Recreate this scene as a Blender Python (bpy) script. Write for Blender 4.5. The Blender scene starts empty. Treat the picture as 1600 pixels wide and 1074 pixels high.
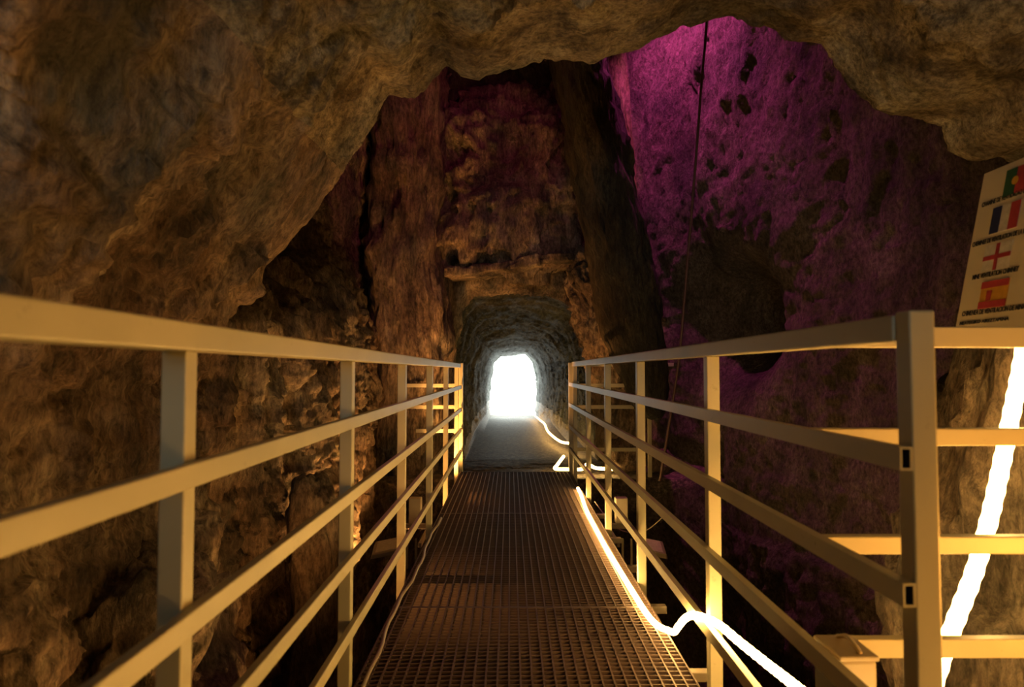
import bpy, bmesh, math, random
import numpy as np
from mathutils import Vector, Matrix

random.seed(4)
S = bpy.context.scene
COL = S.collection

# ------------------------------------------------------------------ camera
F = 1070.0                       # focal length in photo pixels (1600 wide)
CX, CY = 797.0, 580.0            # where the bridge's direction vanishes
EYE = 1.08
cam_d = bpy.data.cameras.new('camera')
cam = bpy.data.objects.new('camera', cam_d)
COL.objects.link(cam)
cam_d.sensor_width = 36.0
cam_d.lens = 36.0 * F / 1600.0
cam_d.clip_start = 0.02
PITCH = math.atan((CY - 537.0) / F)
YAW = math.atan((CX - 800.0) / F)
cam.location = (0, 0, EYE)
cam.rotation_euler = (math.pi / 2 + PITCH, 0, YAW)
cam_d.dof.use_dof = True
cam_d.dof.focus_distance = 4.6
cam_d.dof.aperture_fstop = 3.6
S.camera = cam
_R = cam.rotation_euler.to_matrix()


def at(x, y, Y):
    """point on the photo pixel's line of sight at world depth Y"""
    d = _R @ Vector(((x - 800.0) / F, -(y - 537.0) / F, -1.0))
    return Vector((d.x / d.y * Y, Y, EYE + d.z / d.y * Y))


# ------------------------------------------------------------------ world, exposure
w = bpy.data.worlds.new('world')
S.world = w
w.use_nodes = True
w.node_tree.nodes['Background'].inputs[0].default_value = (0.92, 1.0, 0.93, 1)
w.node_tree.nodes['Background'].inputs[1].default_value = 13.0
S.view_settings.view_transform = 'Standard'
S.view_settings.look = 'None'
S.view_settings.gamma = 1.0
S.view_settings.use_curve_mapping = False
S.view_settings.exposure = 0.0


# ------------------------------------------------------------------ lights
def light(name, kind, loc, col, power, target=None, size=0.3, size_y=None, spot=None, blend=0.6):
    d = bpy.data.lights.new(name, kind)
    d.color = col
    d.energy = power
    if kind == 'AREA':
        d.size = size
        if size_y:
            d.shape = 'RECTANGLE'
            d.size_y = size_y
    else:
        d.shadow_soft_size = size
    if kind == 'SPOT':
        d.spot_size = math.radians(spot)
        d.spot_blend = blend
    o = bpy.data.objects.new(name, d)
    COL.objects.link(o)
    o.location = loc
    if target is not None:
        o.rotation_euler = (Vector(target) - Vector(loc)).to_track_quat('-Z', 'Y').to_euler()
    return o


WARM = (1.0, 0.40, 0.055)
WARM2 = (1.0, 0.42, 0.10)
MAG = (1.0, 0.10, 0.44)
COOL = (0.93, 1.0, 0.92)
# daylight from the mouth behind the viewer
light('daylight_behind', 'AREA', (-0.4, -2.6, 1.7), COOL, 19.0, (-0.7, 3.2, 4.1), 1.6, 1.0).data.spread = math.radians(75)
light('warm_ceiling_wash', 'AREA', (1.0, -1.0, 0.3), WARM2, 1.0, (-0.6, 2.6, 3.2), 0.8, 0.3)  # added warm fill to brighten the near ceiling
# unseen lamps added to the rope light run right of the viewer, out of frame
light('rope_wash_near', 'AREA', (1.5, 1.0, 0.55), WARM, 17.0, (-0.6, 1.4, 0.95), 0.3, 0.15)
light('rope_wash_ground', 'POINT', (0.98, 0.45, 0.25), WARM, 1.1, None, 0.08)
# flood lamps below the deck
light('flood_left_low', 'SPOT', (-0.90, 5.6, -0.85), WARM2, 330.0, (-1.35, 5.6, 1.6), 0.06, spot=120)
light('flood_left_near', 'SPOT', (-0.64, 2.7, -1.3), WARM2, 130.0, (-1.4, 2.7, 0.7), 0.05, spot=120)
light('flood_right_low', 'SPOT', (1.2, 3.6, -1.2), WARM2, 60.0, (2.6, 3.6, 0.0), 0.08, spot=130)
light('flood_end_wall', 'SPOT', (-0.85, 6.9, -0.1), WARM2, 330.0, (0.5, 8.2, 2.2), 0.06, spot=75)
# magenta show lamps up in the shaft
light('magenta_shaft', 'SPOT', (1.15, 6.8, 5.7), MAG, 580.0, (2.0, 7.3, 3.6), 0.06, spot=96, blend=0.9)
light('magenta_shaft_left', 'SPOT', (0.3, 4.6, 4.9), (1.0, 0.1, 0.3), 75.0, (-0.9, 7.6, 3.4), 0.08, spot=60)
light('magenta_down', 'SPOT', (0.4, 4.2, 5.0), MAG, 60.0, (0.1, 3.0, 0.0), 0.08, spot=36)
# opening at the far end of the tunnel
p = light('tunnel_exit_daylight', 'AREA', (0.1, 23.9, 0.55), (0.9, 1.0, 0.97), 100.0, (0.1, 0, 0.55), 2.0, 2.4)
p.data.cycles.is_portal = True


# ------------------------------------------------------------------ helpers
def tag(o, label=None, cat=None, group=None, kind=None):
    if label: o['label'] = label
    if cat: o['category'] = cat
    if group: o['group'] = group
    if kind: o['kind'] = kind
    return o


def empty(name, loc=(0, 0, 0)):
    o = bpy.data.objects.new(name, None)
    o.empty_display_size = 0.1
    COL.objects.link(o)
    o.location = loc
    return o


def link(name, bm, mat, parent=None, smooth=False, bevel=0.0):
    """bmesh given in WORLD coordinates; parented objects keep them"""
    if bevel:
        bmesh.ops.bevel(bm, geom=[e for e in bm.edges], offset=bevel, segments=2, affect='EDGES', profile=0.5)
    me = bpy.data.meshes.new(name)
    bm.to_mesh(me)
    bm.free()
    me.materials.append(mat)
    if smooth:
        me.polygons.foreach_set('use_smooth', [True] * len(me.polygons))
    o = bpy.data.objects.new(name, me)
    COL.objects.link(o)
    if parent:
        o.parent = parent
        off = Vector((0, 0, 0))
        q = parent
        while q:
            off += q.location
            q = q.parent
        me.transform(Matrix.Translation(-off))
    return o


def box(bm, x0, x1, y0, y1, z0, z1):
    v = [bm.verts.new(c) for c in ((x0, y0, z0), (x1, y0, z0), (x1, y1, z0), (x0, y1, z0),
                                   (x0, y0, z1), (x1, y0, z1), (x1, y1, z1), (x0, y1, z1))]
    for f in ((3, 2, 1, 0), (4, 5, 6, 7), (0, 1, 5, 4), (1, 2, 6, 5), (2, 3, 7, 6), (3, 0, 4, 7)):
        bm.faces.new([v[i] for i in f])
    return v


def boxes(*bs):
    bm = bmesh.new()
    for b in bs:
        box(bm, *b)
    return bm


def obox(bm, c, ax, ay, az):
    """oriented box: centre and three half-extent vectors"""
    c, ax, ay, az = map(Vector, (c, ax, ay, az))
    v = [bm.verts.new(c + ax * i + ay * j + az * k) for k in (-1, 1) for (i, j) in ((-1, -1), (1, -1), (1, 1), (-1, 1))]
    for f in ((3, 2, 1, 0), (4, 5, 6, 7), (0, 1, 5, 4), (1, 2, 6, 5), (2, 3, 7, 6), (3, 0, 4, 7)):
        bm.faces.new([v[i] for i in f])


def hollow(bm, x0, x1, y0, y1, z0, z1, axis, t=0.0035, depth=1.2):
    """square tube along an axis with open ends (wall thickness t)"""
    lo = [x0, y0, z0]; hi = [x1, y1, z1]
    a, b = [i for i in range(3) if i != axis]

    def ring(s, ins):
        out = []
        for (p, q) in ((0, 0), (1, 0), (1, 1), (0, 1)):
            c = [0, 0, 0]
            c[axis] = s
            c[a] = (hi[a] - ins) if p else (lo[a] + ins)
            c[b] = (hi[b] - ins) if q else (lo[b] + ins)
            out.append(bm.verts.new(c))
        return out
    rings = [ring(lo[axis] + depth, t), ring(lo[axis] + 0.002, t), ring(lo[axis], t), ring(lo[axis], 0), ring(hi[axis], 0)]
    for n_, (r0, r1) in enumerate(zip(rings, rings[1:])):
        for i in range(4):
            f_ = bm.faces.new((r0[i], r0[(i + 1) % 4], r1[(i + 1) % 4], r1[i]))
            f_.material_index = 1 if n_ == 0 else 0
    bm.faces.new(rings[0]).material_index = 1
    bm.faces.new(rings[-1])
    bmesh.ops.recalc_face_normals(bm, faces=bm.faces[:])


def catmull(pts, n=10):
    pts = [Vector(p) for p in pts]
    P = [pts[0] * 2 - pts[1]] + pts + [pts[-1] * 2 - pts[-2]]
    out = []
    for i in range(1, len(P) - 2):
        for k in range(n):
            t = k / n
            a, b, c, d = P[i - 1], P[i], P[i + 1], P[i + 2]
            out.append(0.5 * ((2 * b) + (c - a) * t + (2 * a - 5 * b + 4 * c - d) * t * t + (3 * b - a - 3 * c + d) * t ** 3))
    out.append(pts[-1])
    return out


def tube(bm, pts, r, seg=10, beads=0.0, pitch=0.03):
    pts = [Vector(p) for p in pts]
    dist = 0.0
    prev = None
    up = Vector((0.13, 0.21, 0.97))
    for i, p in enumerate(pts):
        d = (pts[min(i + 1, len(pts) - 1)] - pts[max(i - 1, 0)]).normalized()
        n = (up - d * up.dot(d)).normalized()
        up = n
        b = d.cross(n)
        if i: dist += (p - pts[i - 1]).length
        rr = r * (1 + beads * (0.5 + 0.5 * math.cos(2 * math.pi * dist / pitch)))
        ring = [bm.verts.new(p + (n * math.cos(2 * math.pi * k / seg) + b * math.sin(2 * math.pi * k / seg)) * rr) for k in range(seg)]
        if prev:
            for k in range(seg):
                bm.faces.new((prev[k], prev[(k + 1) % seg], ring[(k + 1) % seg], ring[k]))
        else:
            bm.faces.new(ring[::-1])
        prev = ring
    bm.faces.new(prev)


def resample(pts, step):
    pts = [Vector(p) for p in pts]
    out = [pts[0]]
    acc = 0.0
    for a, b in zip(pts, pts[1:]):
        L = (b - a).length
        while acc + L >= step:
            t = (step - acc) / L
            a = a.lerp(b, t)
            out.append(a.copy())
            L = (b - a).length
            acc = 0.0
        acc += L
    return out


# ------------------------------------------------------------------ materials
def new_mat(name):
    m = bpy.data.materials.new(name)
    m.use_nodes = True
    nt = m.node_tree
    return m, nt, nt.nodes, nt.links, nt.nodes['Principled BSDF']


def ramp(nodes, stops):
    r = nodes.new('ShaderNodeValToRGB')
    e = r.color_ramp.elements
    while len(e) < len(stops): e.new(0.5)
    for el, (p, c) in zip(e, stops):
        el.position = p
        el.color = (*c, 1)
    return r


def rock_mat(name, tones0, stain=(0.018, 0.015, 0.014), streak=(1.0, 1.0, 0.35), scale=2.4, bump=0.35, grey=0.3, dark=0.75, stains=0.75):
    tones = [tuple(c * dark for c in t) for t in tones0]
    m, nt, N, L, B = new_mat(name)
    geo = N.new('ShaderNodeNewGeometry')
    mp = N.new('ShaderNodeMapping'); mp.inputs['Scale'].default_value = streak
    L.new(geo.outputs['Position'], mp.inputs['Vector'])
    n1 = N.new('ShaderNodeTexNoise'); n1.inputs['Scale'].default_value = scale; n1.inputs['Detail'].default_value = 9; n1.inputs['Roughness'].default_value = 0.68
    n1.inputs['Distortion'].default_value = 0.4
    L.new(mp.outputs[0], n1.inputs['Vector'])
    r1 = ramp(N, [(0.36, tones[0]), (0.47, tones[1]), (0.56, tones[2]), (0.66, tones[3])])
    L.new(n1.outputs['Fac'], r1.inputs[0])
    # grey / green mineral patches
    n2 = N.new('ShaderNodeTexNoise'); n2.inputs['Scale'].default_value = 1.3; n2.inputs['Detail'].default_value = 6
    L.new(geo.outputs['Position'], n2.inputs['Vector'])
    r2 = ramp(N, [(0.45, (0, 0, 0)), (0.66, (grey,) * 3)])
    L.new(n2.outputs['Fac'], r2.inputs[0])
    mx = N.new('ShaderNodeMixRGB'); L.new(r2.outputs[0], mx.inputs[0]); L.new(r1.outputs[0], mx.inputs[1]); mx.inputs[2].default_value = (0.13, 0.17, 0.16, 1)
    # dark damp stains
    n3 = N.new('ShaderNodeTexNoise'); n3.inputs['Scale'].default_value = 3.1; n3.inputs['Detail'].default_value = 8; n3.inputs['Roughness'].default_value = 0.75
    mp3 = N.new('ShaderNodeMapping'); mp3.inputs['Location'].default_value = (7, 3, 1); mp3.inputs['Scale'].default_value = streak
    L.new(geo.outputs['Position'], mp3.inputs['Vector']); L.new(mp3.outputs[0], n3.inputs['Vector'])
    r3 = ramp(N, [(0.54, (0, 0, 0)), (0.64, (stains,) * 3)])
    L.new(n3.outputs['Fac'], r3.inputs[0])
    mx2 = N.new('ShaderNodeMixRGB'); L.new(r3.outputs[0], mx2.inputs[0]); L.new(mx.outputs[0], mx2.inputs[1]); mx2.inputs[2].default_value = (*stain, 1)
    n4 = N.new('ShaderNodeTexNoise'); n4.inputs['Scale'].default_value = 34; n4.inputs['Detail'].default_value = 6; n4.inputs['Roughness'].default_value = 0.75
    L.new(mp.outputs[0], n4.inputs['Vector'])
    r4 = ramp(N, [(0.36, (0.35,) * 3), (0.64, (1.45,) * 3)])
    L.new(n4.outputs['Fac'], r4.inputs[0])
    mx4 = N.new('ShaderNodeMixRGB'); mx4.blend_type = 'MULTIPLY'; mx4.inputs[0].default_value = 1.0
    L.new(mx2.outputs[0], mx4.inputs[1]); L.new(r4.outputs[0], mx4.inputs[2])
    L.new(mx4.outputs[0], B.inputs['Base Color'])
    B.inputs['Roughness'].default_value = 0.82
    B.inputs['Specular IOR Level'].default_value = 0.35
    # bump
    nb = N.new('ShaderNodeTexNoise'); nb.inputs['Scale'].default_value = 15; nb.inputs['Detail'].default_value = 8; nb.inputs['Roughness'].default_value = 0.7
    L.new(mp.outputs[0], nb.inputs['Vector'])
    vb = N.new('ShaderNodeTexVoronoi'); vb.inputs['Scale'].default_value = 9; vb.feature = 'F1'
    dst = N.new('ShaderNodeMixRGB'); dst.blend_type = 'ADD'; dst.inputs[0].default_value = 0.35
    L.new(mp.outputs[0], dst.inputs[1]); L.new(n1.outputs['Color'], dst.inputs[2]); L.new(dst.outputs[0], vb.inputs['Vector'])
    ad = N.new('ShaderNodeMath'); ad.operation = 'MULTIPLY_ADD'; L.new(vb.outputs['Distance'], ad.inputs[0]); ad.inputs[1].default_value = 0.55; L.new(nb.outputs['Fac'], ad.inputs[2])
    bp = N.new('ShaderNodeBump'); bp.inputs['Strength'].default_value = 1.0; bp.inputs['Distance'].default_value = bump * 0.2
    L.new(ad.outputs[0], bp.inputs['Height']); L.new(bp.outputs[0], B.inputs['Normal'])
    return m


BROWN = [(0.07, 0.05, 0.035), (0.21, 0.14, 0.095), (0.35, 0.25, 0.17), (0.50, 0.40, 0.28)]
M_rock = rock_mat('brown_rock', BROWN)
M_ceil = rock_mat('ceiling_rock', [(0.10, 0.07, 0.035), (0.25, 0.20, 0.13), (0.40, 0.33, 0.22), (0.50, 0.44, 0.32)], streak=(1, 1, 1), scale=3.0, grey=0.5)
M_shade_rock = rock_mat('shade_painted_rock', [(0.03, 0.025, 0.02), (0.09, 0.07, 0.05), (0.16, 0.12, 0.08), (0.24, 0.18, 0.12)], grey=0.15, dark=0.35)  # rock colour lowered to paint the shade on buttress, upper wall and chasm
M_grey = rock_mat('tunnel_rock', [(0.07, 0.075, 0.065), (0.13, 0.13, 0.11), (0.2, 0.2, 0.17), (0.3, 0.3, 0.26)], streak=(1, 0.5, 1.4), grey=0.4, dark=0.33)
M_shaft = rock_mat('shaft_rock', [(0.12, 0.10, 0.09), (0.26, 0.21, 0.18), (0.38, 0.30, 0.27), (0.5, 0.42, 0.38)], streak=(1, 1, 0.6), grey=0.1, bump=0.5, stains=0.4, dark=0.36)


def gravel_mat():
    m, nt, N, L, B = new_mat('packed_gravel')
    geo = N.new('ShaderNodeNewGeometry')
    n = N.new('ShaderNodeTexNoise'); n.inputs['Scale'].default_value = 17; n.inputs['Detail'].default_value = 6; n.inputs['Roughness'].default_value = 0.8
    L.new(geo.outputs['Position'], n.inputs['Vector'])
    r = ramp(N, [(0.38, (0.015, 0.012, 0.01)), (0.5, (0.06, 0.05, 0.038)), (0.62, (0.22, 0.18, 0.14))])
    L.new(n.outputs['Fac'], r.inputs[0]); L.new(r.outputs[0], B.inputs['Base Color'])
    B.inputs['Roughness'].default_value = 0.7
    bp = N.new('ShaderNodeBump'); bp.inputs['Distance'].default_value = 0.02
    L.new(n.outputs['Fac'], bp.inputs['Height']); L.new(bp.outputs[0], B.inputs['Normal'])
    return m


M_gravel = gravel_mat()


def paint_mat(name, col, rough=0.42, metal=0.0, worn=(0.18, 0.13, 0.08)):
    m, nt, N, L, B = new_mat(name)
    geo = N.new('ShaderNodeNewGeometry')
    n = N.new('ShaderNodeTexNoise'); n.inputs['Scale'].default_value = 26; n.inputs['Detail'].default_value = 8; n.inputs['Roughness'].default_value = 0.7
    L.new(geo.outputs['Position'], n.inputs['Vector'])
    r = ramp(N, [(0.62, (0, 0, 0)), (0.74, (0.55,) * 3)])
    L.new(n.outputs['Fac'], r.inputs[0])
    n2 = N.new('ShaderNodeTexNoise'); n2.inputs['Scale'].default_value = 4; n2.inputs['Detail'].default_value = 4
    L.new(geo.outputs['Position'], n2.inputs['Vector'])
    r2 = ramp(N, [(0.3, tuple(c * 0.86 for c in col)), (0.7, col)])
    L.new(n2.outputs['Fac'], r2.inputs[0])
    mx = N.new('ShaderNodeMixRGB'); L.new(r.outputs[0], mx.inputs[0]); L.new(r2.outputs[0], mx.inputs[1]); mx.inputs[2].default_value = (*worn, 1)
    L.new(mx.outputs[0], B.inputs['Base Color'])
    B.inputs['Roughness'].default_value = rough
    B.inputs['Metallic'].default_value = metal
    bp = N.new('ShaderNodeBump'); bp.inputs['Distance'].default_value = 0.0006
    L.new(n.outputs['Fac'], bp.inputs['Height']); L.new(bp.outputs[0], B.inputs['Normal'])
    return m


M_paint = paint_mat('cream_grey_paint', (0.48, 0.44, 0.30))
M_steel = paint_mat('rusty_dark_steel', (0.105, 0.07, 0.062), 0.6, 0.2, (0.16, 0.06, 0.035))
M_galv = paint_mat('beam_steel', (0.28, 0.24, 0.19), 0.45, 0.3, (0.2, 0.1, 0.05))
M_boxp = paint_mat('beige_plastic', (0.32, 0.27, 0.2), 0.5)
M_black = paint_mat('dark_side_and_bore', (0.05, 0.045, 0.045), 0.5)  # box side panel; in the rail bores it paints the depth shade
M_sign = paint_mat('sign_board', (0.62, 0.52, 0.34), 0.5, 0.0, (0.4, 0.33, 0.22))
M_cable = paint_mat('dull_cable', (0.25, 0.2, 0.15), 0.45)
M_redc = paint_mat('thin_wire', (0.06, 0.025, 0.025), 0.5)


def flat(name, col, rough=0.55):
    m, nt, N, L, B = new_mat(name)
    geo = N.new('ShaderNodeNewGeometry')
    n = N.new('ShaderNodeTexNoise'); n.inputs['Scale'].default_value = 60
    L.new(geo.outputs['Position'], n.inputs['Vector'])
    r = ramp(N, [(0.3, tuple(c * 0.8 for c in col)), (0.7, col)])
    L.new(n.outputs['Fac'], r.inputs[0]); L.new(r.outputs[0], B.inputs['Base Color'])
    B.inputs['Roughness'].default_value = rough
    return m


M_red = flat('flag_red', (0.42, 0.04, 0.05))
M_green = flat('flag_green', (0.02, 0.09, 0.04))
M_blue = flat('flag_blue', (0.012, 0.02, 0.08))
M_yel = flat('flag_yellow', (0.6, 0.3, 0.03))
M_ink = flat('sign_ink', (0.03, 0.03, 0.03))
M_white = flat('flag_white', (0.62, 0.56, 0.45))


def glow(name, col, strength):
    m, nt, N, L, B = new_mat(name)
    geo = N.new('ShaderNodeNewGeometry')
    n = N.new('ShaderNodeTexNoise'); n.inputs['Scale'].default_value = 14
    L.new(geo.outputs['Position'], n.inputs['Vector'])
    r = ramp(N, [(0.35, tuple(c * 0.85 for c in col)), (0.65, col)])
    L.new(n.outputs['Fac'], r.inputs[0])
    L.new(r.outputs[0], B.inputs['Emission Color'])
    B.inputs['Base Color'].default_value = (0.8, 0.7, 0.5, 1)
    B.inputs['Emission Strength'].default_value = strength
    return m


M_rope = glow('lit_rope_light', (1.0, 0.56, 0.15), 70.0)
M_rope_climb = glow('lit_rope_light_climb', (1.0, 0.56, 0.15), 34.0)
M_rope_far = glow('lit_rope_light_far', (1.0, 0.56, 0.15), 34.0)


# ------------------------------------------------------------------ noise (numpy)
def _hash(i, j, k, s):
    h = (i * 374761393 + j * 668265263 + k * 2147483647 + s * 974634777) & 0xFFFFFFFF
    h = ((h ^ (h >> 13)) * 1274126177) & 0xFFFFFFFF
    h = (h ^ (h >> 16)) & 0xFFFFFFFF
    h = ((h ^ (h >> 15)) * 2246822519) & 0xFFFFFFFF
    return ((h ^ (h >> 13)) & 0xFFFFFF) / float(0xFFFFFF)


def vnoise(P, s):
    P = P + 100.37
    I = np.floor(P).astype(np.int64)
    f = P - I
    u = f * f * f * (f * (f * 6 - 15) + 10)
    out = 0
    for dx in (0, 1):
        wx = u[:, 0] if dx else 1 - u[:, 0]
        for dy in (0, 1):
            wy = u[:, 1] if dy else 1 - u[:, 1]
            for dz in (0, 1):
                wz = u[:, 2] if dz else 1 - u[:, 2]
                out = out + wx * wy * wz * _hash(I[:, 0] + dx, I[:, 1] + dy, I[:, 2] + dz, s)
    return out * 2 - 1


_rot = np.array([[0.0, 0.8, 0.6], [-0.8, 0.36, -0.48], [-0.6, -0.48, 0.64]])


def fbm(P, freq, octv, s, gain=0.5, ridged=False):
    a, tot, Q = 1.0, 0, P * freq
    for o in range(octv):
        n = vnoise(Q, s + o * 17)
        if ridged: n = 1 - 2 * np.abs(n)
        tot = tot + a * n
        a *= gain
        Q = Q @ _rot.T * 2.03
    return tot


def cells(P, freq, s):
    """flat-topped Voronoi blocks: a random level per cell"""
    Q = P * freq + 50.5
    I = np.floor(Q).astype(np.int64)
    best = np.full(len(Q), 9.0)
    val = np.zeros(len(Q))
    for dx in (-1, 0, 1):
        for dy in (-1, 0, 1):
            for dz in (-1, 0, 1):
                a, b, c = I[:, 0] + dx, I[:, 1] + dy, I[:, 2] + dz
                px = a + _hash(a, b, c, s); py = b + _hash(a, b, c, s + 1); pz = c + _hash(a, b, c, s + 2)
                d = (Q[:, 0] - px) ** 2 + (Q[:, 1] - py) ** 2 + (Q[:, 2] - pz) ** 2
                k = d < best
                best = np.where(k, d, best)
                val = np.where(k, _hash(a, b, c, s + 3), val)
    return val * 2 - 1, np.sqrt(best)


def rough(P, amp, seed=0, stretch=(1, 1, 0.45), block=0.5):
    """rock relief as a 3-vector"""
    Q = P * np.array(stretch)
    wob = np.stack([fbm(P, 1.7, 3, seed + 301 + i) for i in range(3)], 1) * 0.13
    c1, _ = cells(Q + wob, 2.2, seed + 5)
    c2, _ = cells(Q + wob, 5.5, seed + 9)
    r = fbm(Q, 3.0, 4, seed + 40, 0.55, True)
    g = fbm(P, 9.0, 4, seed + 70, 0.6)
    big = [fbm(Q, 0.9, 3, seed + 90 + i) for i in range(3)]
    sc = block * (0.42 * c1 + 0.22 * c2) + 0.16 * r + 0.13 * g
    crk = np.minimum(np.abs(fbm(Q + wob, 2.3, 3, seed + 130)) * 5, 1) - 1
    sc = sc + 0.16 * crk
    return sc * amp, np.stack(big, 1) * amp * 0.7


def smooth(x, a, b):
    t = np.clip((x - a) / (b - a), 0, 1)
    return t * t * (3 - 2 * t)


# ------------------------------------------------------------------ the cave: one lofted rock skin, cut into walls, ceiling and floors
C0 = np.array([0.2, 1.0])


def polar(poly, th):
    pts = np.array([(p[0], p[-1]) for p in poly]) - C0
    out = np.zeros_like(th)
    n = len(pts)
    dx, dz = np.cos(th), np.sin(th)
    for i in range(n):
        a, b = pts[i], pts[(i + 1) % n]
        e = b - a
        den = dx * e[1] - dz * e[0]
        den = np.where(np.abs(den) < 1e-9, 1e-9, den)
        t = (a[0] * e[1] - a[1] * e[0]) / den
        u = (a[0] * dz - a[1] * dx) / den
        ok = (t > 0) & (u >= -1e-6) & (u <= 1 + 1e-6)
        out = np.where(ok, np.maximum(out, t), out)
    return out


LIP = 3.3
lip_px = [(300, 600), (400, 450), (452, 385), (492, 328), (528, 268), (560, 210), (598, 150), (640, 152), (662, 125), (690, 98), (715, 118),
          (742, 128), (775, 112), (805, 98), (850, 88), (930, 84), (1000, 74), (1035, 52), (1075, 36), (1140, 24), (1200, 40), (1245, 62),
          (1290, 62), (1312, 92), (1335, 132), (1370, 160), (1400, 170), (1450, 176), (1482, 192), (1492, 232), (1520, 246), (1560, 238), (1625, 290)]
lip = [(-1.45, -3.6), (-1.42, -1.0), (-1.38, 0.3)] + [(at(x, y, LIP).x, at(x, y, LIP).z) for x, y in lip_px] + [(2.62, 1.0), (2.6, -1), (2.5, -3.6)]


def grown(poly, kx, kz, dx=0.0, dz=0.0, zmin=None):
    out = []
    for x, z in poly:
        X = C0[0] + (x - C0[0]) * kx + dx
        Z = C0[1] + (z - C0[1]) * kz + dz
        if zmin is not None: Z = max(Z, zmin)
        out.append((X, Z))
    return out


mouth_px = [(728, 735), (722, 690), (716, 620), (713, 560), (716, 525), (724, 490), (742, 468), (790, 462), (850, 464), (886, 476), (908, 505),
            (918, 560), (922, 620), (926, 690), (930, 735)]
mouth = [(at(x, y, 9.0).x, min(max(at(x, y, 9.0).z, -0.06), 2.2)) for x, y in mouth_px]
exit_px = [(767, 648), (765, 620), (768, 590), (772, 566), (782, 556), (820, 555), (831, 566), (838, 590), (838, 620), (837, 648)]
exitp = [(at(x, y, 24.0).x, at(x, y, 24.0).z) for x, y in exit_px]
mid = [(-0.78, -0.25), (-0.86, 0.5), (-0.82, 1.2), (-0.55, 1.75), (0.1, 1.95), (0.8, 1.8), (1.15, 1.3), (1.18, 0.5), (1.08, -0.25)]

near0 = [(-2.0, -0.25), (-2.0, 1.0), (-1.6, 1.9), (-0.6, 2.45), (1.0, 2.6), (2.2, 2.3), (2.7, 1.2), (2.6, -0.25)]
ch1 = [(-1.6, -3.6), (-1.5, 0.3), (-1.45, 1.35), (-2.3, 1.9), (-2.5, 3.5), (-2.0, 5.6), (0.5, 6.4), (2.6, 5.8), (3.4, 4.0), (3.3, 2.0), (3.1, 0.3), (2.9, -3.6)]
ch2 = [(-1.45, -3.6), (-1.36, 0.3), (-1.36, 1.5), (-1.75, 2.2), (-2.1, 3.5), (-1.9, 5.6), (0.5, 6.6), (2.3, 6.0), (2.75, 4.0), (2.8, 2.0), (2.75, 0.3), (2.6, -3.6)]
ch3 = [(-1.5, -3.6), (-1.45, 0.3), (-1.45, 1.5), (-1.8, 2.3), (-1.9, 5.6), (0.3, 6.6), (1.8, 6.2), (2.0, 4.0), (2.05, 2.0), (2.2, 0.3), (2.4, -3.6)]
ch3b = [(x, max(z, -0.07)) for x, z in ch3]
ch4 = [(-1.5, -0.07), (-1.5, 1.5), (-1.7, 3.0), (-1.6, 5.8), (0.2, 6.4), (1.2, 6.0), (1.4, 4.0), (1.5, 2.0), (1.7, -0.07)]

rings = [(-3.5, grown(near0, 0.01, 0.01)), (-3.2, near0), (0.35, near0), (0.75, grown(near0, 1, 1)), (0.95, grown(lip, 1.0, 0.93)), (2.2, grown(lip, 1.0, 0.955)), (LIP - 0.12, grown(lip, 0.995, 0.99)), (LIP, lip),  # first ring shuts the cave behind the viewer to block sky light
         (LIP + 0.1, grown(lip, 1.06, 1.08)), (LIP + 0.28, ch1), (5.6, ch2), (7.15, ch3), (7.35, ch3b), (8.1, ch4),
         (8.5, grown(mouth, 1.55, 1.9, zmin=-0.06)), (8.72, grown(mouth, 1.12, 1.12, zmin=-0.06)), (8.9, mouth), (9.4, grown(mouth, 1.02, 1.02, zmin=-0.08)),
         (15.0, mid), (23.4, grown(exitp, 1.06, 1.04)), (24.0, exitp)]
NT = 760
TH = np.linspace(0, 2 * np.pi, NT, endpoint=False)
RR = [polar(pl, TH) for _, pl in rings]
ny = [10, 12, 8, 12, 30, 40, 6, 6, 26, 64, 50, 14, 26, 40, 16, 8, 14, 60, 60, 8]
rows = []
for i in range(len(rings) - 1):
    for k in range(ny[i]):
        t = k / ny[i]
        rows.append((rings[i][0] * (1 - t) + rings[i + 1][0] * t, RR[i] * (1 - t) + RR[i + 1] * t))
rows.append((rings[-1][0], RR[-1]))
NR = len(rows)
P = np.zeros((NR, NT, 3))
for r, (y, R) in enumerate(rows):
    P[r, :, 0] = C0[0] + np.cos(TH) * R
    P[r, :, 1] = y
    P[r, :, 2] = C0[1] + np.sin(TH) * R
base = P.copy()
# normals of the base skin, pointing into the cave
dU = np.roll(P, -1, 1) - np.roll(P, 1, 1)
dV = np.gradient(P, axis=0)
Nn = np.cross(dU, dV)
Nn /= np.maximum(np.linalg.norm(Nn, axis=2, keepdims=True), 1e-9)
rad = np.stack([np.cos(TH)[None, :] * np.ones((NR, 1)), np.zeros((NR, NT)), np.sin(TH)[None, :] * np.ones((NR, 1))], 2)
if (Nn * rad).sum(2).mean() > 0: Nn = -Nn
flatP = base.reshape(-1, 3)
y = flatP[:, 1]; z = flatP[:, 2]; x = flatP[:, 0]
amp = np.where(y < 2.6, 0.16, 0.0) + 0.07 * smooth(y, 2.5, 2.7) * (1 - smooth(y, 3.35, 3.6)) + 0.27 * smooth(y, 3.4, 3.9) * (1 - smooth(y, 8.2, 8.7)) + 0.09 * smooth(y, 8.3, 8.9)
amp = np.where(z < 1.6, np.maximum(amp, 0.19 * (1 - smooth(y, 7.0, 7.5))), amp)
isfloor = (z < 0.05) & ((y > 7.3) | (y < 0.6)) | ((y > 9) & (z < 0.15 - (y - 9) * 0.028) & (np.abs(x - 0.15) < 0.75))
floor_w = np.where(((y > 7.3) | (y < 0.6)), 1 - smooth(z + (np.maximum(y, 9) - 9) * 0.027, -0.02, 0.16), 0)
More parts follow.
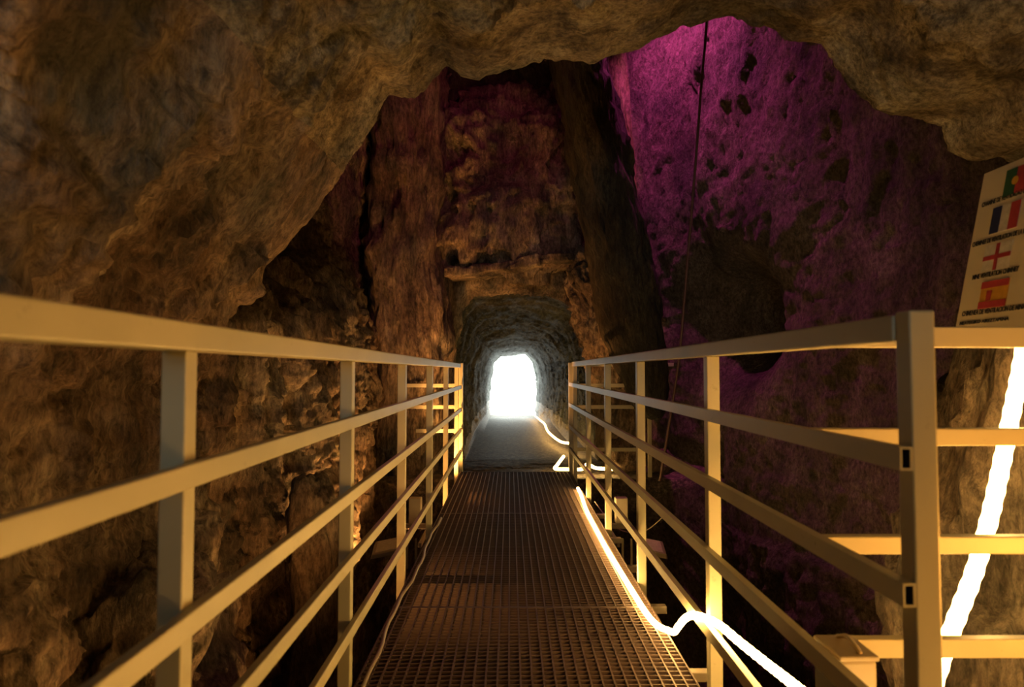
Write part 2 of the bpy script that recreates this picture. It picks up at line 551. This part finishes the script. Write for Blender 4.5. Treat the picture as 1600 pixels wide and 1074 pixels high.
amp = np.where((x > 0.9) & (y > 3.6) & (y < 8.2) & (z > -0.5), amp * 0.4, amp)
amp = amp * (1 - 0.93 * floor_w)
sc, big = rough(flatP, 1.0, 0)
# keep relief off the fence line and the rim outline
D = Nn.reshape(-1, 3) * (sc * amp)[:, None] + big * (amp * 0.55)[:, None]
Pf = flatP + D
# local shapes: hollow in the left wall, cavity in the shaft wall
def dent(c, r, push):
    global Pf
    q = (Pf - np.array(c)) / np.array(r)
    g = np.exp(-(q ** 2).sum(1) * 1.6)
    Pf = Pf + g[:, None] * np.array(push)
dent((-1.45, 5.5, 2.35), (0.6, 0.38, 0.42), (-0.75, 0, 0))
dent((-1.4, 4.9, 2.1), (0.5, 0.15, 0.25), (-0.4, 0, 0))
dent((2.1, 7.0, 1.6), (0.7, 0.60, 0.62), (1.5, 0.5, 0.1))
dent((-1.35, 3.6, 0.1), (0.5, 0.12, 0.5), (-0.45, 0, 0))
P = Pf.reshape(NR, NT, 3)


def skin(name, mask, mat, **props):
    """faces of the loft whose first corner is in mask"""
    idx = np.arange(NR * NT).reshape(NR, NT)
    a = idx[:-1]; b = np.roll(idx, -1, 1)[:-1]; c = np.roll(idx, -1, 1)[1:]; d = idx[1:]
    fm = mask.reshape(NR, NT)[:-1]
    q = np.stack([a[fm], b[fm], c[fm], d[fm]], 1)
    used, inv = np.unique(q, return_inverse=True)
    inv = inv.reshape(-1, 4)
    me = bpy.data.meshes.new(name)
    me.vertices.add(len(used)); me.loops.add(inv.size); me.polygons.add(len(inv))
    me.vertices.foreach_set('co', P.reshape(-1, 3)[used].ravel())
    me.loops.foreach_set('vertex_index', inv.ravel().astype(np.int32))
    me.polygons.foreach_set('loop_start', np.arange(0, inv.size, 4, dtype=np.int32))
    me.polygons.foreach_set('use_smooth', np.ones(len(inv), bool))
    me.update(calc_edges=True)
    me.materials.append(mat)
    o = bpy.data.objects.new(name, me)
    COL.objects.link(o)
    tag(o, kind='structure')
    for k, v in props.items(): o[k] = v
    return o


b = base.reshape(-1, 3)
by, bz, bx = b[:, 1], b[:, 2], b[:, 0]
thf = np.tile(TH, NR)
floor_m = isfloor & ((by > 7.3) | (by < 0.6))
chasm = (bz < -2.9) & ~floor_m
tun = (by >= 8.88) & ~floor_m
endw = (by >= 8.0) & (by < 8.88) & ~floor_m
rest = ~(floor_m | chasm | tun | endw)
ceil_near = rest & (by < LIP + 0.14) & ((bz > 2.05) | ((thf > 0.95) & (thf < 2.35)))
shaft = rest & (by >= LIP + 0.14)
shaft_top = shaft & (bz > 5.3)
left = rest & ~ceil_near & ~shaft_top & (bx < 0.2)
right = rest & ~ceil_near & ~shaft_top & (bx >= 0.2)
right_near = right & (by < LIP + 0.14)
skin('floor', floor_m & (by > 5), M_gravel)
skin('floor_near', floor_m & (by < 5), M_gravel)
skin('floor_chasm', chasm, M_shade_rock)
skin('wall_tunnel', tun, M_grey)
skin('wall_back', endw, M_rock)
skin('ceiling', ceil_near, M_ceil)
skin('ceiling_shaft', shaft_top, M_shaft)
skin('wall_left', left, M_rock)
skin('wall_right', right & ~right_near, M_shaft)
skin('wall_right_near', right_near, M_rock)


# ------------------------------------------------------------------ separate rock masses
def rock(name, c, r, seed, mat, amp=0.2, sub=5, power=3.0, lean=(0, 0), twist=0.0, stretch=(1, 1, 0.5), tilt=0.0, parent=None):
    bm = bmesh.new()
    bmesh.ops.create_icosphere(bm, subdivisions=sub, radius=1.0)
    V = np.array([v.co[:] for v in bm.verts])
    n = (np.abs(V) ** power).sum(1) ** (1 / power)
    Q = V / n[:, None]
    nr = V.copy()
    Q = Q * np.array(r)
    ca, sa = math.cos(twist), math.sin(twist)
    Q = np.stack([Q[:, 0] * ca - Q[:, 1] * sa, Q[:, 0] * sa + Q[:, 1] * ca, Q[:, 2]], 1)
    nr = np.stack([nr[:, 0] * ca - nr[:, 1] * sa, nr[:, 0] * sa + nr[:, 1] * ca, nr[:, 2]], 1)
    Q[:, 0] += lean[0] * Q[:, 2]
    Q[:, 1] += lean[1] * Q[:, 2]
    Q[:, 2] += tilt * Q[:, 0]
    W = Q + np.array(c)
    s, bg = rough(W, 1.0, seed, stretch)
    W = W + nr * (s * amp)[:, None] + bg * amp * 0.4
    for v, p_ in zip(bm.verts, W): v.co = p_
    return link(name, bm, mat, parent, smooth=True)


def wallrock(name, *a, **k):
    return tag(rock(name, *a, **k), kind='structure')


# tall rock column on the left of the end wall, buttress to its right, darkened to paint in its shade
wallrock('wall_left_column', (-1.22, 8.05, 2.6), (0.42, 0.5, 3.9), 11, M_rock, amp=0.26, sub=6, lean=(0.012, 0))
wallrock('wall_right_buttress', (0.93, 7.1, 3.2), (0.24, 0.6, 2.6), 23, M_shade_rock, amp=0.16, sub=6, lean=(-0.20, 0.0))
# slanting rock face over the tunnel mouth and the flat lintel ledge below it
wallrock('wall_back_brow', (-0.08, 8.35, 3.45), (0.95, 0.45, 1.15), 31, M_rock, amp=0.38, sub=6, lean=(0, 0.22), stretch=(1, 1, 0.8))
wallrock('wall_back_upper', (0.0, 8.6, 5.3), (1.1, 0.4, 1.3), 35, M_shade_rock, amp=0.3, sub=5)
ledge = rock('wall_back_lintel', (0.0, 8.05, 2.30), (0.74, 0.34, 0.055), 41, M_rock, amp=0.085, sub=6, power=9, stretch=(1, 1, 1), tilt=0.11)
tag(ledge, kind='structure')
ledge.rotation_euler = (0, 0, 0)
wallrock('wall_back_jamb', (1.08, 8.2, 1.75), (0.24, 0.36, 0.75), 47, M_rock, amp=0.3, sub=6, lean=(-0.25, 0), stretch=(1, 1, 1))
# lit rock face at the right that carries the climbing rope light
wallrock('wall_right_outcrop', (1.90, 2.50, -0.3), (0.40, 0.36, 1.9), 53, M_rock, amp=0.22, sub=6, lean=(0.06, 0.02), twist=0.3)
# shelf of broken rock under the left railing
wallrock('wall_left_shelf', (-1.45, 2.75, -0.45), (0.24, 0.5, 0.72), 61, M_rock, amp=0.28, sub=6, lean=(-0.1, 0), stretch=(1, 1, 0.8))
wallrock('wall_left_spur', (-1.22, 4.35, -0.5), (0.16, 0.2, 0.95), 67, M_rock, amp=0.16, sub=5)

bo = rock('boulder', (1.30, 7.74, 0.12), (0.20, 0.16, 0.20), 71, M_rock, amp=0.12, sub=4, power=2.4)
tag(bo, 'large pale brown boulder lit yellow beside the far right end of the bridge', 'boulder')
bo2 = rock('boulder', (1.66, 7.70, 0.06), (0.14, 0.14, 0.14), 77, M_rock, amp=0.10, sub=4, power=2.4)
tag(bo2, 'smaller brown boulder on the dark side of the large lit boulder', 'boulder')

# ------------------------------------------------------------------ bridge
bridge = empty('footbridge', (0.057, 4.0, -0.10))
tag(bridge, 'narrow steel footbridge frame carrying the dark walkway grating across the cave shaft', 'footbridge')
XL, XR = -0.54, 0.655
Y0, Y1 = 1.0, 7.42


def channel(x0, x1, y0, y1, z0, z1, open_dir):
    t = 0.008
    if open_dir < 0:
        return boxes((x0, x0 + t, y0, y1, z0, z1), (x0 + t, x1, y0, y1, z1 - t, z1), (x0 + t, x1, y0, y1, z0, z0 + t))
    return boxes((x1 - t, x1, y0, y1, z0, z1), (x0, x1 - t, y0, y1, z1 - t, z1), (x0, x1 - t, y0, y1, z0, z0 + t))


link('side_beam', channel(XL + 0.002, XL + 0.052, Y0, Y1, -0.20, -0.034, -1), M_galv, bridge)
link('side_beam', channel(XR - 0.052, XR - 0.002, Y0, Y1, -0.20, -0.034, 1), M_galv, bridge)
for yy in (1.45, 2.62, 3.56, 4.4, 5.25, 6.2, 7.1):
    link('cross_beam', boxes((XL + 0.053, XR - 0.053, yy - 0.03, yy + 0.03, -0.12, -0.036)), M_steel, bridge)
for yy in (1.7, 2.55, 3.25, 3.9, 4.55, 5.3):
    link('bracket', boxes((XR - 0.001, XR + 0.075, yy - 0.02, yy + 0.02, -0.05, -0.015)), M_galv, bridge, bevel=0.003)


def grating(y0, y1, label):
    t = empty('walkway_grating', (0.057, (y0 + y1) / 2, -0.03))
    tag(t, label, 'grating', 'walkway gratings')
    x0, x1 = XL + 0.004, XR - 0.004
    g = 0.006
    link('frame', boxes((x0, x0 + 0.006, y0, y1, -0.034, 0.0), (x1 - 0.006, x1, y0, y1, -0.034, 0.0),
                        (x0 + 0.006, x1 - 0.006, y0, y0 + 0.010, -0.034, 0.0), (x0 + 0.006, x1 - 0.006, y1 - 0.010, y1, -0.034, 0.0)), M_steel, t)
    bm = bmesh.new()
    n = 29
    for i in range(1, n):
        xx = x0 + (x1 - x0) * i / n
        box(bm, xx - 0.003, xx + 0.003, y0 + 0.01, y1 - 0.01, -0.032, -0.0005)
    k = int((y1 - y0) / 0.0345)
    for i in range(1, k):
        yy = y0 + (y1 - y0) * i / k
        box(bm, x0 + 0.006, x1 - 0.006, yy - 0.0022, yy + 0.0022, -0.024, -0.001)
    link('bar_mesh', bm, M_steel, t)


grating(1.11, 3.178, 'dark steel walkway grating nearest the viewer, below the hump of rope light')
grating(3.182, 5.248, 'dark steel walkway grating in the middle of the bridge')
grating(5.252, 7.40, 'dark steel walkway grating at the far end beside the gravel')

# ------------------------------------------------------------------ railings
PW = 0.042
POSTY = [1.165, 2.37, 3.57, 4.79, 6.0, 7.2]
ZL = [EYE + d for d in (0.057, -0.172, -0.414, -0.631, -0.863)]
ZR = [EYE + d for d in (0.072, -0.1426, -0.362, -0.595, -0.84)]

rl = empty('railing', (XL, 4.0, 0))
tag(rl, 'long cream metal railing along the left edge of the footbridge', 'railing')
link('top_rail', boxes((XL - PW, XL + 0.02, 0.25, 7.24, ZL[0] - 0.023, ZL[0] + 0.023)), M_paint, rl, bevel=0.004)
for z_ in ZL[1:]:
    link('rail', boxes((XL + 0.0005, XL + 0.021, 0.25, 7.40, z_ - 0.020, z_ + 0.020)), M_paint, rl, bevel=0.003)
for yy in POSTY:
    link('post', boxes((XL - PW, XL, yy - 0.021, yy + 0.021, -0.15, ZL[0] - 0.023)), M_paint, rl, bevel=0.003)
link('post', boxes((XL - 0.03, XL + 0.03, 7.42, 7.47, -0.05, ZL[0] + 0.03)), M_paint, rl, bevel=0.004)

rr_ = empty('railing', (XR, 4.0, 0))
tag(rr_, 'cream metal railing along the right edge of the footbridge, open tube ends near the viewer', 'railing')
link('top_rail', boxes((XR - 0.004, XR + PW, 1.163, 7.24, ZR[0] - 0.023, ZR[0] + 0.023)), M_paint, rr_, bevel=0.004)
for z_ in ZR[1:]:
    bm = bmesh.new()
    hollow(bm, XR - 0.021, XR - 0.0005, 1.118, 7.40, z_ - 0.019, z_ + 0.019, 1)
    link('rail', bm, M_paint, rr_).data.materials.append(M_black)  # inner faces dark: bare steel, plus depth shade put in the colour
for i, yy in enumerate([1.14, 2.30, 3.56, 4.75, 5.93, 7.15]):
    top = ZR[0] + 0.028 if i == 0 else ZR[0] - 0.023
    link('post', boxes((XR, XR + PW, yy - 0.021, yy + 0.021, -0.15, top)), M_paint, rr_, bevel=0.003)
link('post', boxes((XR - 0.02, XR + 0.03, 7.42, 7.46, -0.05, ZR[0] + 0.02)), M_paint, rr_, bevel=0.004)

# side railing to the right of the near post
rs = empty('railing', (1.45, 1.6, 0))
tag(rs, 'near cream side railing running right from the bridge in front of the sign', 'railing')
for i, (dz, hh) in enumerate(((0.078, 0.024), (-0.152, 0.020), (-0.398, 0.020), (-0.63, 0.021), (-0.865, 0.02))):
    link('top_rail' if i == 0 else 'rail', boxes((XR + PW + 0.002, 2.30, 1.575, 1.605, EYE + dz - hh, EYE + dz + hh)), M_paint, rs, bevel=0.003)
link('post', boxes((2.26, 2.30, 1.606, 1.646, -0.3, EYE + 0.10)), M_paint, rs, bevel=0.003)

# side railings on the far bank
rf = empty('railing', (-0.85, 7.5, 0))
tag(rf, 'short yellow-lit side railing on the far bank, left of the bridge end', 'railing')
for dz, xa in ((-0.157, -1.12), (-0.39, -1.12), (-0.648, -1.02)):
    link('rail', boxes((xa, -0.572, 7.44, 7.47, EYE + dz - 0.02, EYE + dz + 0.02)), M_paint, rf, bevel=0.003)
rg = empty('railing', (1.2, 7.5, 0))
tag(rg, 'dim side railing on the far bank, right of the bridge end', 'railing')
for dz, xb in ((0.07, 1.78), (-0.157, 1.55), (-0.39, 1.55), (-0.85, 1.4)):
    link('rail', boxes((0.688, xb, 7.44, 7.47, EYE + dz - 0.02, EYE + dz + 0.02)), M_paint, rg, bevel=0.003)
link('post', boxes((1.5, 1.54, 7.472, 7.51, -0.1, EYE + 0.06)), M_paint, rg, bevel=0.003)

# ------------------------------------------------------------------ rope lights
def rope(name, pts, r, mat, label, cat='rope light', n=10, step=0.01, beads=0.0, pitch=0.03):
    bm = bmesh.new()
    tube(bm, resample(catmull(pts, n), step), r, 10, beads, pitch)
    return tag(link(name, bm, mat, None, smooth=True), label, cat)


deck_path = []
for (px_, py_) in ((903, 762), (908, 772), (916, 795), (932, 826), (950, 858), (972, 894), (992, 926), (1012, 956), (1028, 972)):
    Yd = 1.066 * F / (py_ - CY)
    q = at(px_, py_, Yd)
    deck_path.append((q.x, Yd, 0.014))
deck_path += [(0.648, 2.84, 0.02), (0.642, 2.72, 0.06), (0.630, 2.60, 0.125), (0.622, 2.47, 0.20), (0.620, 2.36, 0.250), (0.632, 2.25, 0.280), (0.655, 2.17, 0.286), (0.680, 2.06, 0.278),
              (0.703, 1.9, 0.280), (0.706, 1.66, 0.308), (0.70, 1.45, 0.32), (0.74, 1.2, 0.30), (0.95, 0.9, 0.12), (1.05, 0.4, -0.1), (1.1, -0.6, -0.16)]
rope('rope_light', deck_path, 0.0115, M_rope, 'glowing warm rope light along the right edge of the walkway, humped over the bottom rail', beads=0.14, pitch=0.035)  # radius wider than the real rope, its glow put into the shape

climb = [at(x_, y_, Y_) for x_, y_, Y_ in ((1400, 1240, 1.80), (1430, 1150, 1.83), (1457, 1074, 1.88), (1478, 1010, 1.93), (1497, 960, 1.96), (1522, 895, 2.0), (1545, 815, 2.03),
                                          (1562, 740, 2.06), (1578, 660, 2.08), (1592, 590, 2.10), (1608, 500, 2.14), (1620, 440, 2.18), (1640, 340, 2.2))]
rope('rope_light', climb, 0.021, M_rope_climb, 'thick glowing rope light climbing the rock behind the near side railing', beads=0.13, pitch=0.05)  # thickness takes in the glow around the rope

tpath = [at(x_, y_, Y_) for x_, y_, Y_ in ((833, 648, 22.5), (838, 652, 20.0), (846, 659, 16.5), (853, 665, 14.5), (858, 676, 12.5), (868, 686, 11.3), (880, 694, 10.4), (894, 697, 9.9), (906, 706, 9.1))]
tpath = [Vector((p_.x - 0.03, p_.y, p_.z + 0.03)) for p_ in tpath]
rope('rope_light', tpath, 0.016, M_rope_far, 'glowing rope light along the right side of the tunnel floor')
rope('rope_light', [(0.62, 7.98, 0.09), (0.53, 7.72, 0.03), (0.50, 7.62, 0.0), (0.62, 7.58, 0.0), (0.80, 7.60, 0.0), (0.86, 7.64, 0.05), (0.95, 7.60, 0.01), (1.18, 7.57, 0.0)], 0.017, M_rope_far,
     'short glowing rope light lying across the gravel at the far end of the bridge')

# dull cable along the left edge of the deck
cab = []
for k in range(26):
    yy = 2.15 + k * 0.115
    s_ = math.sin(k * 0.55) * 0.010 + math.sin(k * 1.7) * 0.004
    cab.append((XL + 0.034 + s_, yy, 0.009 + abs(math.sin(k * 0.3)) * 0.006))
rope('cable', cab, 0.008, M_cable, 'dull unlit cable winding along the left edge of the walkway', 'cable')
# thin hanging wire in the shaft
wp = [at(x_, y_, 5.6) for x_, y_ in ((1108, -60), (1104, 40), (1096, 130), (1088, 240), (1080, 340), (1071, 450), (1061, 560), (1046, 660), (1030, 760))]
rope('wire', wp, 0.011, M_redc, 'thin dark wire hanging down the magenta lit shaft wall', 'wire', step=0.05)
rope('wire', [(0.70, 5.7, 0.0), (0.78, 5.5, -0.10), (0.88, 5.35, -0.16), (1.02, 5.2, -0.12), (1.15, 5.1, 0.02)], 0.005, M_cable, 'thin sagging wire beside the right flood lamp', 'wire', step=0.03)


# ------------------------------------------------------------------ flood lamps outside the deck
def flood(side, label):
    s = side
    xo = (XL - 0.05) if s < 0 else (XR + 0.06)
    t = empty('flood_lamp', (xo + s * 0.12, 5.1, -0.05))
    tag(t, label, 'lamp', 'flood lamps under the bridge')
    link('ballast_box', boxes((xo + s * 0.12 - 0.045, xo + s * 0.12 + 0.045, 5.15, 5.23, -0.06, 0.13)), M_boxp, t, bevel=0.006)
    link('bracket', boxes((min(xo + s * 0.01, xo + s * 0.20), max(xo + s * 0.01, xo + s * 0.20), 5.17, 5.21, -0.10, -0.065)), M_galv, t, bevel=0.003)
    link('arm', boxes((xo + s * 0.03 - 0.012, xo + s * 0.03 + 0.012, 4.75, 5.16, -0.13, -0.10)), M_galv, t, bevel=0.003)
    for q in (0.0, 0.06):
        link('strut', boxes((xo + s * (0.05 + q) - 0.007, xo + s * (0.05 + q) + 0.007, 4.70, 4.715, -0.26, -0.06)), M_boxp, t)
    c = Vector((xo + s * 0.25, 4.75, -0.13))
    bm = bmesh.new()
    ax = Vector((0.10, 0, s * -0.02)); n = Vector((s * -0.35, -0.25, 0.9)).normalized(); ay = n.cross(ax).normalized() * 0.085
    obox(bm, c, ax, ay, n * 0.022)
    h = link('housing', bm, M_boxp, t, bevel=0.008)
    bm = bmesh.new()
    obox(bm, c + n * 0.0235, ax * 0.82, ay * 0.82, n * 0.0015)
    link('lens', bm, M_white, h)


flood(-1, 'beige flood lamp outside the left railing under the bridge')
flood(1, 'beige flood lamp outside the right railing under the bridge')

# small box on the near side railing
jb = empty('junction_box', (0.75, 1.50, 0.42))
tag(jb, 'small beige electrical box with dark side on the near side railing', 'electrical box')
hb = link('housing', boxes((0.690, 0.765, 1.45, 1.570, 0.34, 0.475)), M_boxp, jb, bevel=0.006)
link('dark_side', boxes((0.683, 0.6895, 1.455, 1.56, 0.355, 0.468)), M_black, jb)  # dark panel on the bridge side of the box
link('lid', boxes((0.686, 0.769, 1.446, 1.568, 0.4755, 0.486)), M_boxp, jb, bevel=0.003)
bm = bmesh.new(); tube(bm, catmull([(0.735, 1.46, 0.487), (0.732, 1.48, 0.498), (0.735, 1.52, 0.500), (0.73, 1.55, 0.489)], 8), 0.005, 8)
link('handle', bm, M_boxp, jb, smooth=True)

# loose pale sticks of rock fixed at the right jamb of the tunnel
# ------------------------------------------------------------------ sign with flags
Bt = at(1494, 507, 2.02); Tp = at(1538, 272, 2.02)
upv = (Tp - Bt).normalized()
side = Vector((0, -1, 0))                    # reading direction: towards the viewer
side = (side - upv * side.dot(upv)).normalized()
nrm = side.cross(upv).normalized()           # faces the walkway
if nrm.x > 0: nrm = -nrm
HS = (Tp - Bt).length + 0.03
WS = 0.50
org = Bt - upv * 0.03                        # lower far corner
sg = empty('sign', org)
tag(sg, 'tilted cream information sign with four flags and black lettering on the right', 'sign')
bm = bmesh.new()
obox(bm, org + side * WS / 2 + upv * HS / 2 - nrm * 0.005, side * WS / 2, upv * HS / 2, nrm * 0.005)
board = link('board', bm, M_sign, sg)
RM = Matrix((side, upv, nrm)).transposed().to_4x4()


def spx(px_, py_):
    """sign-plane coordinates (along, up) of a photo pixel"""
    d = (at(px_, py_, 1.0) - Vector((0, 0, EYE)))
    o_ = Vector((0, 0, EYE))
    t_ = (org - o_).dot(nrm) / d.dot(nrm)
    h_ = o_ + d * t_ - org
    return h_.dot(side), h_.dot(upv)


def patch(name, u0, u1, v0, v1, mat, lift=0.0008, parent=None):
    bm = bmesh.new()
    obox(bm, org + side * (u0 + u1) / 2 + upv * (v0 + v1) / 2 + nrm * lift, side * (u1 - u0) / 2, upv * (v1 - v0) / 2, nrm * 0.0007)
    return link(name, bm, mat, parent or sg)


def flagrect(tl, br):
    u0, v1 = spx(*tl); u1, v0 = spx(*br)
    return u0, u1, v0, v1


# Spain
u0, u1, v0, v1 = flagrect((1536, 442), (1571, 478))
fl = patch('spanish_flag', u0, u1, v0, v1, M_yel)
q = (v1 - v0) / 4
patch('stripe', u0, u1, v1 - q, v1, M_red, 0.0022, fl); patch('stripe', u0, u1, v0, v0 + q, M_red, 0.0022, fl)
patch('crest', u0 + (u1 - u0) * 0.25, u0 + (u1 - u0) * 0.42, v0 + q * 1.1, v0 + q * 2.6, M_red, 0.0022, fl)
FW, FH = (u1 - u0), (v1 - v0)
# England
uc, vc = spx(1558, 401)
fl = patch('english_flag', uc - FW / 2, uc + FW / 2, vc - FH / 2, vc + FH / 2, M_white)
patch('cross_bar', uc - FW / 2, uc + FW / 2, vc - FH * 0.08, vc + FH * 0.08, M_red, 0.0022, fl)
patch('cross_bar', uc - FW * 0.06, uc + FW * 0.06, vc - FH / 2, vc + FH / 2, M_red, 0.0024, fl)
# France
uc, vc = spx(1571, 340)
fl = patch('french_flag', uc - FW / 2, uc + FW / 2, vc - FH / 2, vc + FH / 2, M_white)
patch('stripe', uc - FW / 2, uc - FW * 0.17, vc - FH / 2, vc + FH / 2, M_blue, 0.0022, fl)
patch('stripe', uc + FW * 0.17, uc + FW / 2, vc - FH / 2, vc + FH / 2, M_red, 0.0022, fl)
# Portugal
uc, vc = spx(1590, 281)
uc += 0.008
fl = patch('portuguese_flag', uc - FW / 2, uc + FW / 2, vc - FH / 2, vc + FH / 2, M_red)
patch('stripe', uc - FW / 2, uc - FW * 0.12, vc - FH / 2, vc + FH / 2, M_green, 0.0022, fl)
bm = bmesh.new()
bmesh.ops.create_cone(bm, cap_ends=True, segments=20, radius1=FH * 0.16, radius2=FH * 0.16, depth=0.001,
                      matrix=Matrix.Translation(org + side * (uc - FW * 0.12) + upv * vc + nrm * 0.0034) @ RM)
link('crest', bm, M_yel, fl)


def text(body, a, b_, h):
    u_a, v_a = spx(*a); u_b, v_b = spx(*b_)
    cu = bpy.data.curves.new('lettering', 'FONT')
    cu.body = body
    cu.size = h
    cu.extrude = 0.0005
    cu.offset = 0.0004
    ob = bpy.data.objects.new('lettering', cu)
    me = bpy.data.meshes.new_from_object(ob)
    bpy.data.objects.remove(ob)
    me.name = 'lettering'
    xs = [v.co.x for v in me.vertices]
    wd = max(xs) - min(xs)
    k = (u_b - u_a) / wd
    me.transform(Matrix.Diagonal((k, 1, 1, 1)))
    me.transform(Matrix.Translation(side * u_a + upv * (v_a - h * 0.35) + nrm * 0.0012) @ RM)
    me.materials.clear()
    me.materials.append(M_ink)
    o = bpy.data.objects.new('lettering', me)
    COL.objects.link(o)
    o.parent = sg


text('CHIMENEA DE VENTILACION DE MINA', (1504, 491), (1602, 483), 0.020)
text('MINE VENTILATION CHIMNEY', (1520, 434), (1592, 421), 0.020)
text('CHEMINEE DE VENTILATION DE LA MINE', (1520, 383), (1612, 358), 0.020)
text('CHAMINE DE VENTILACAO DA MINA', (1535, 321), (1622, 299), 0.020)
text('MEATEGIKO AIREZTAPENA', (1500, 506), (1576, 502), 0.013)
bm = bmesh.new(); obox(bm, org + side * 0.26 + upv * (HS / 2 + 0.06) - nrm * 0.025, side * 0.02, upv * (HS / 2 - 0.1), nrm * 0.0145)
link('backing_bar', bm, M_galv, sg)
